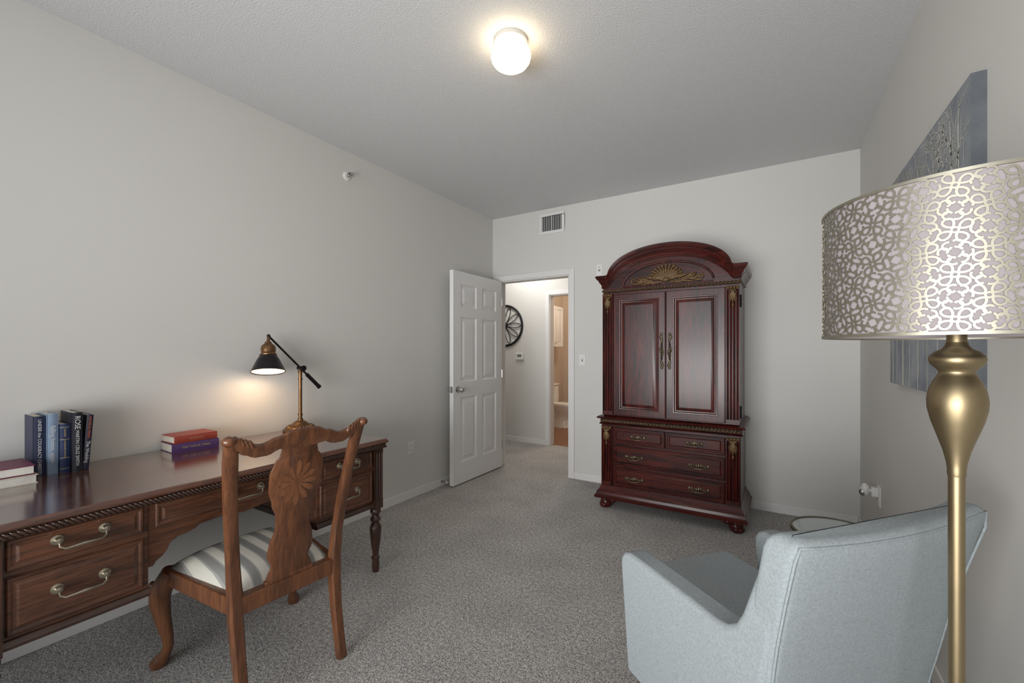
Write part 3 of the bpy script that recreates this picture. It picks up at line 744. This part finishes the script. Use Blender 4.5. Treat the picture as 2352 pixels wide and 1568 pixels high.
# ------------------------------------------------------------------ armchair
def armchair():
    t = thing('armchair', 'grey blue upholstered armchair seen from behind, facing the room', 'armchair', (-.056, 1.564, 0), (0, 0, R(48.6)))
    F = M['fabric']
    yr = [(.19, -.29), (.40, -.30), (.62, -.345), (.75, -.38), (.90, -.425)]
    def Y(z):
        for (a, va), (b, vb) in zip(yr, yr[1:]):
            if z <= b: return va+(vb-va)*(max(z, a)-a)/(b-a)
        return yr[-1][1]-(z-.9)*.3
    def rr(hw, y0, y1, r, z, n=6):
        pts = []
        for cx, cy, a0 in ((hw-r, y1-r, 0), (-hw+r, y1-r, 90), (-hw+r, y0+r, 180), (hw-r, y0+r, 270)):
            for i in range(n+1):
                a = R(a0+90*i/n); pts.append((cx+r*math.cos(a), cy+r*math.sin(a)))
        k = 12; full = []
        for i, p in enumerate(pts):
            q = pts[(i+1) % len(pts)]; full.append(p)
            if abs(p[0]-q[0]) > .1:
                for j in range(1, k): full.append((p[0]+(q[0]-p[0])*j/k, p[1]+(q[1]-p[1])*j/k))
        # the back bows gently, its side wings wrap forward, its top edge dips then rises to the corners
        g = max(0, (z-.5)/.4)
        return [(x, y+.018*g*(x/.3)**2-.006*g, z+g*(.010*(x/.3)**2+.006*x/.3)) for x, y in full]
    m = MB(); rings = []
    HW = lambda z: .272+.046*(z-.19)/.66
    for i in range(15):
        z = .205+.655*i/14
        rings.append(rr(HW(z), Y(z), Y(z)+.085, .02, z))
    for dz, ins in ((.878, .003), (.889, .009), (.897, .019), (.901, .032)):
        rings.append(rr(HW(.87)-ins, Y(dz)+ins*.8, Y(dz)+.085-ins*.8, .018, dz))
    m.loft(rings); b = m.build('back', F, t, ang=60)
    G_ = lambda z, x: .018*max(0, (z-.5)/.4)*(x/.3)**2-.006*max(0, (z-.5)/.4)
    m = MB(); pts = [(-HW(z)+.006, Y(z)+.004+G_(z, .3), z) for z in [.21+.65*i/12 for i in range(13)]]
    arch = [(x, Y(.886)+.006+G_(.886, x), .885+.010*(x/.3)**2+.006*x/.3) for x in [-.305+.61*i/20 for i in range(21)]]
    m.tube(pts+arch+[(-x, y, z) for x, y, z in pts[::-1]], .0035, 6); m.build('piping', F, b, ang=70)
    prof = [(.205, .215), (.242, .56), (.240, .585), (.226, .605), (.198, .614), (.10, .612), (0, .607), (-.10, .602), (-.16, .602), (-.20, .61), (-.23, .632), (-.25, .67), (-.268, .72), (-.29, .78), (-.315, .835), (-.36, .84), (-.366, .80), (-.330, .62), (-.285, .40), (-.275, .215)]
    for s in (-1, 1):
        m = MB(); rings = []
        for x in (.222, .308):
            rings.append([(s*(x+.030*max(0, y+.1)/.34), y, z) for y, z in prof])
        m.loft(rings); m.build('arm', F, t, .018, 4)
    m = MB(); m.box(-.24, .24, -.25, .225, .205, .35); m.build('seat_base', F, t, .015, 3)
    m = MB(); m.box(-.221, .221, -.25, .345, .34, .495)
    m.build('seat_cushion', F, t, .03, 4)
    for sx in (-1, 1):
        for sy, y in ((1, .175), (-1, -.23)):
            m = MB(); m.tube([(sx*.272, y, .232), (sx*.286, y+sy*.03, 0)], [.026, .014], 12); m.build('leg', M['legwood'], t)
armchair()

# ------------------------------------------------------------------ floor lamp
def floor_lamp():
    t = thing('floor_lamp', 'gold floor lamp with filigree drum shade behind the armchair', 'floor lamp', (.278, 1.072, 0))
    Gd = M['gold']
    m = MB(); m.lathe([(.001, 0), (.13, 0), (.132, .008), (.125, .018), (.06, .026), (.03, .04), (.02, .06), (.001, .06)], n=40); m.build('base', Gd, t, ang=40)
    m = MB(); m.lathe([(.0112, .055), (.0112, 1.085), (.001, 1.085)], n=24); m.build('pole', Gd, t)
    m = MB(); m.lathe([(.0118, 1.076), (.0126, 1.080), (.0126, 1.088), (.0138, 1.10), (.0185, 1.122), (.0265, 1.148), (.0345, 1.174), (.0392, 1.196), (.0400, 1.212), (.0375, 1.230), (.0315, 1.246), (.0265, 1.255), (.0245, 1.260), (.0245, 1.264), (.029, 1.270), (.0355, 1.277), (.0378, 1.285), (.036, 1.292), (.029, 1.299), (.020, 1.304), (.0158, 1.310), (.0145, 1.316), (.001, 1.316)], n=48); m.build('urn_body', Gd, t, ang=50)
    m = MB(); m.lathe([(.0135, 1.312), (.0135, 1.35), (.010, 1.355), (.010, 1.40), (.001, 1.40)], n=20); m.build('socket', Gd, t)
    m = MB(); m.ell((0, 0, 1.44), (.03, .03, .045), n=16, m=10); m.build('bulb', M['porcelain'], t)
    Rs, z0, z1 = .1945, 1.327, 1.566
    m = MB(); nc, nr = 36, 7
    cw = 2*PI*Rs/nc; ch = (z1-z0-.008)/nr
    rnd = random.Random(3)
    def rib(pts, w, close=True):
        n = len(pts); A = []
        for i in range(n):
            p = pts[i]; q0 = pts[i-1] if (close or i) else pts[0]; q1 = pts[(i+1) % n] if (close or i < n-1) else pts[-1]
            tx, ty = q1[0]-q0[0], q1[1]-q0[1]; l = math.hypot(tx, ty) or 1
            nx, ny = -ty/l*w/2, tx/l*w/2
            A.append([(p[0]+nx, p[1]+ny), (p[0]-nx, p[1]-ny)])
        def cyl(p):
            a = p[0]/Rs; return (Rs*math.cos(a), Rs*math.sin(a), min(max(p[1], z0+.002), z1-.002))
        V = [[m.v(cyl(a)), m.v(cyl(b))] for a, b in A]
        for i in range(n if close else n-1):
            j = (i+1) % n; m.face([V[i][0], V[i][1], V[j][1], V[j][0]])
    for r in range(nr):
        for k in range(nc):
            cx, cy = (k+.5)*cw, z0+.004+(r+.5)*ch; odd = (r+k) % 2
            if odd:
                # four petal flower with a ring at its heart
                j0 = rnd.uniform(-.25, .25)
                for q in range(4):
                    a0 = PI/4+q*PI/2+j0; loop = []
                    for i in range(12):
                        th = 2*PI*i/12; u = .38+.22*math.cos(th); v = .17*math.sin(th)*(1+.3*math.cos(th))
                        loop.append((cx+(u*math.cos(a0)-v*math.sin(a0))*cw, cy+(u*math.sin(a0)+v*math.cos(a0))*ch))
                    rib(loop, .0032)
                rib([(cx+.12*cw*math.cos(2*PI*i/8), cy+.12*ch*math.sin(2*PI*i/8)) for i in range(8)], .003)
            else:
                # four pairs of C scrolls turned back to back, swirling one way or the other
                tw = rnd.choice((-.4, -.2, .25, .45))
                for q in range(4):
                    a0 = q*PI/2+tw
                    for s in (-1, 1):
                        sp = []
                        for i in range(12):
                            th = i/11*PI*1.5; rad = .21-.009*i
                            u = .32+rad*math.cos(th-PI*.15); v = s*(.15+rad*math.sin(th-PI*.15))
                            sp.append((cx+(u*math.cos(a0)-v*math.sin(a0))*cw, cy+(u*math.sin(a0)+v*math.cos(a0))*ch))
                        rib(sp, .0031, False)
    sh = m.build('filigree_shade', M['filigree'], t, solid=.0007, flat=True)
    m = MB(); n = 72
    m.loft([[(r*math.cos(2*PI*i/n), r*math.sin(2*PI*i/n), z) for i in range(n)] for r, z in ((.1895, z0+.001), (.1925, z0+.001), (.1925, z1-.001), (.1895, z1-.001), (.1895, z0+.001))], cap=False)
    m.build('fabric_liner', M['liner'], sh)
    for z in (z0, z1):
        m = MB(); m.loft([[(r*math.cos(2*PI*i/n), r*math.sin(2*PI*i/n), z+dz) for i in range(n)] for r, dz in ((.1915, -.0025), (.1965, -.0025), (.1965, .0025), (.1915, .0025), (.1915, -.0025))], cap=False); m.build('shade_rim', M['filigree'], sh)
    m = MB()
    for k in range(3):
        a = 2*PI*k/3; m.tube([(.012*math.cos(a), .012*math.sin(a), 1.40), (.19*math.cos(a), .19*math.sin(a), z0+.012)], .002, 6)
    m.build('shade_spider', Gd, sh)
floor_lamp()

# ------------------------------------------------------------------ side table
def side_table():
    t = thing('side_table', 'small round glass side table with bronze rim beside the armchair', 'side table', (.235, 2.37, 0))
    B = M['antbrass']; r = .172; z = .497
    m = MB(); m.lathe([(.001, z-.004), (r-.006, z-.004), (r-.006, z+.004), (.001, z+.004)], n=48); m.build('glass_top', M['glass'], t)
    m = MB(); m.lathe([(r-.006, z-.007), (r+.003, z-.007), (r+.003, z+.007), (r-.006, z+.007), (r-.006, z-.007)], n=48)
    big = [f for f in m.bm.faces if len(f.verts) > 4]; bmesh.ops.delete(m.bm, geom=big, context='FACES_ONLY')
    m.build('rim', B, t)
    for k in range(3):
        a = 2*PI*k/3+.5; m = MB()
        m.tube([(r*.98*math.cos(a), r*.98*math.sin(a), z-.008), (.05*math.cos(a), .05*math.sin(a), .26), (r*math.cos(a), r*math.sin(a), .008)], .008, 8); m.build('leg', B, t)
    m = MB(); m.tube([(.05*math.cos(a), .05*math.sin(a), .26) for a in [2*PI*i/24 for i in range(24)]], .007, 8, close=True); m.build('waist_ring', B, t)
    m = MB(); m.tube([(r*math.cos(a), r*math.sin(a), .01) for a in [2*PI*i/40 for i in range(40)]], .009, 8, close=True); m.build('base_ring', B, t)
side_table()

# ------------------------------------------------------------------ painting
def painting():
    t = thing('painting', 'unframed canvas of pale misty trees on blue grey, right wall', 'painting', (XR-.0002, 2.36, 1.64))
    hy, hz, d = .53, .5, .0345
    m = MB(); m.box(-d, 0, -hy, hy, -hz, hz)
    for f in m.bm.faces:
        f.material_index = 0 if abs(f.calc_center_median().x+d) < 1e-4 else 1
    rnd = random.Random(11)
    def quad(p, q, w0, w1, x):
        dx, dz = q[0]-p[0], q[1]-p[1]; l = math.hypot(dx, dz) or 1; nx, nz = -dz/l, dx/l
        P = [(p[0]+nx*w0, p[1]+nz*w0), (p[0]-nx*w0, p[1]-nz*w0), (q[0]-nx*w1, q[1]-nz*w1), (q[0]+nx*w1, q[1]+nz*w1)]
        if any(abs(a) > hy-.002 or abs(b) > hz-.002 for a, b in P): return
        m.face([m.v((x, a, b)) for a, b in P])
    def branch(p, ang, L, w, dep, x):
        n = 3; q = p
        for i in range(n):
            ang += rnd.uniform(-.12, .12)
            e = (q[0]+math.sin(ang)*L/n, q[1]+math.cos(ang)*L/n); quad(q, e, w*(1-.2*i/n), w*(1-.2*(i+1)/n), x)
            if dep > 0:
                for s in (-1, 1):
                    if rnd.random() < .75: branch(e, ang+s*rnd.uniform(.35, .75), L*rnd.uniform(.4, .62), w*.5, dep-1, x)
            q = e
    for i in range(9):
        m.mi = 3; y = -hy+.06+.12*i+rnd.uniform(-.03, .03); quad((y, -hz+.05), (y+rnd.uniform(-.01, .01), -.02), .003, .004, -d-.0005); branch((y, -.03), rnd.uniform(-.05, .05), .36, .004, 3, -d-.0005)
    for i, y in enumerate((-.46, -.36, -.22, -.1, .03, .16, .27, .38, .46)):
        m.mi = 2; z = rnd.uniform(-.02, .1); w = (.007, .004, .005, .004, .006, .004, .011, .005, .009)[i]; quad((y, -hz+.003), (y+rnd.uniform(-.012, .012), z), w, w*.7, -d-.0009); branch((y, z-.01), rnd.uniform(-.06, .06), rnd.uniform(.3, .42), .006, 3, -d-.0009)
    m.build('canvas', [M['canvas'], M['canvasedge'], M['birch'], M['birch2']], t)
painting()

# ------------------------------------------------------------------ light and camera
def area(name, loc, rot, sx, sy, e, col, spread=None):
    l = bpy.data.lights.new(name, 'AREA'); l.shape = 'RECTANGLE'; l.size = sx; l.size_y = sy; l.energy = e; l.color = col
    if spread: l.spread = spread
    o = bpy.data.objects.new(name, l); COL.objects.link(o); o.location = loc; o.rotation_euler = rot
def point(name, loc, e, col, r=.1):
    l = bpy.data.lights.new(name, 'POINT'); l.energy = e; l.color = col; l.shadow_soft_size = r
    o = bpy.data.objects.new(name, l); COL.objects.link(o); o.location = loc
area('window_daylight', (-1.05, -8.0, 1.7), (R(90), 0, 0), 6, 4, 385, (.93, .975, 1))
area('added_bounce_fill', (-.7, -1.2, .9), (R(113), 0, 0), 2.0, 1.0, 39, (1, .985, .96), R(120))  # unseen fill lamp added behind the camera, brightens back wall and ceiling
point('hall_light', (-2.9, 4.75, 2.55), 20, (1, .96, .91), .12)
point('bathroom_light', (-2.5, 6.2, 2.5), 32, (1, .84, .66), .12)
w = bpy.data.worlds.new('World'); SC.world = w; w.use_nodes = True
w.node_tree.nodes['Background'].inputs['Color'].default_value = (.85, .92, 1, 1); w.node_tree.nodes['Background'].inputs['Strength'].default_value = .75
cam = bpy.data.cameras.new('camera'); co = bpy.data.objects.new('camera', cam); COL.objects.link(co)
co.location = (0, 0, 1.30); co.rotation_euler = (R(90), 0, R(31.5))
cam.sensor_width = 36; cam.clip_start = .03
cam.lens = 985/2352*36; cam.shift_y = 22/2352
SC.camera = co
SC.view_settings.view_transform = 'Standard'
SC.view_settings.look = 'None'
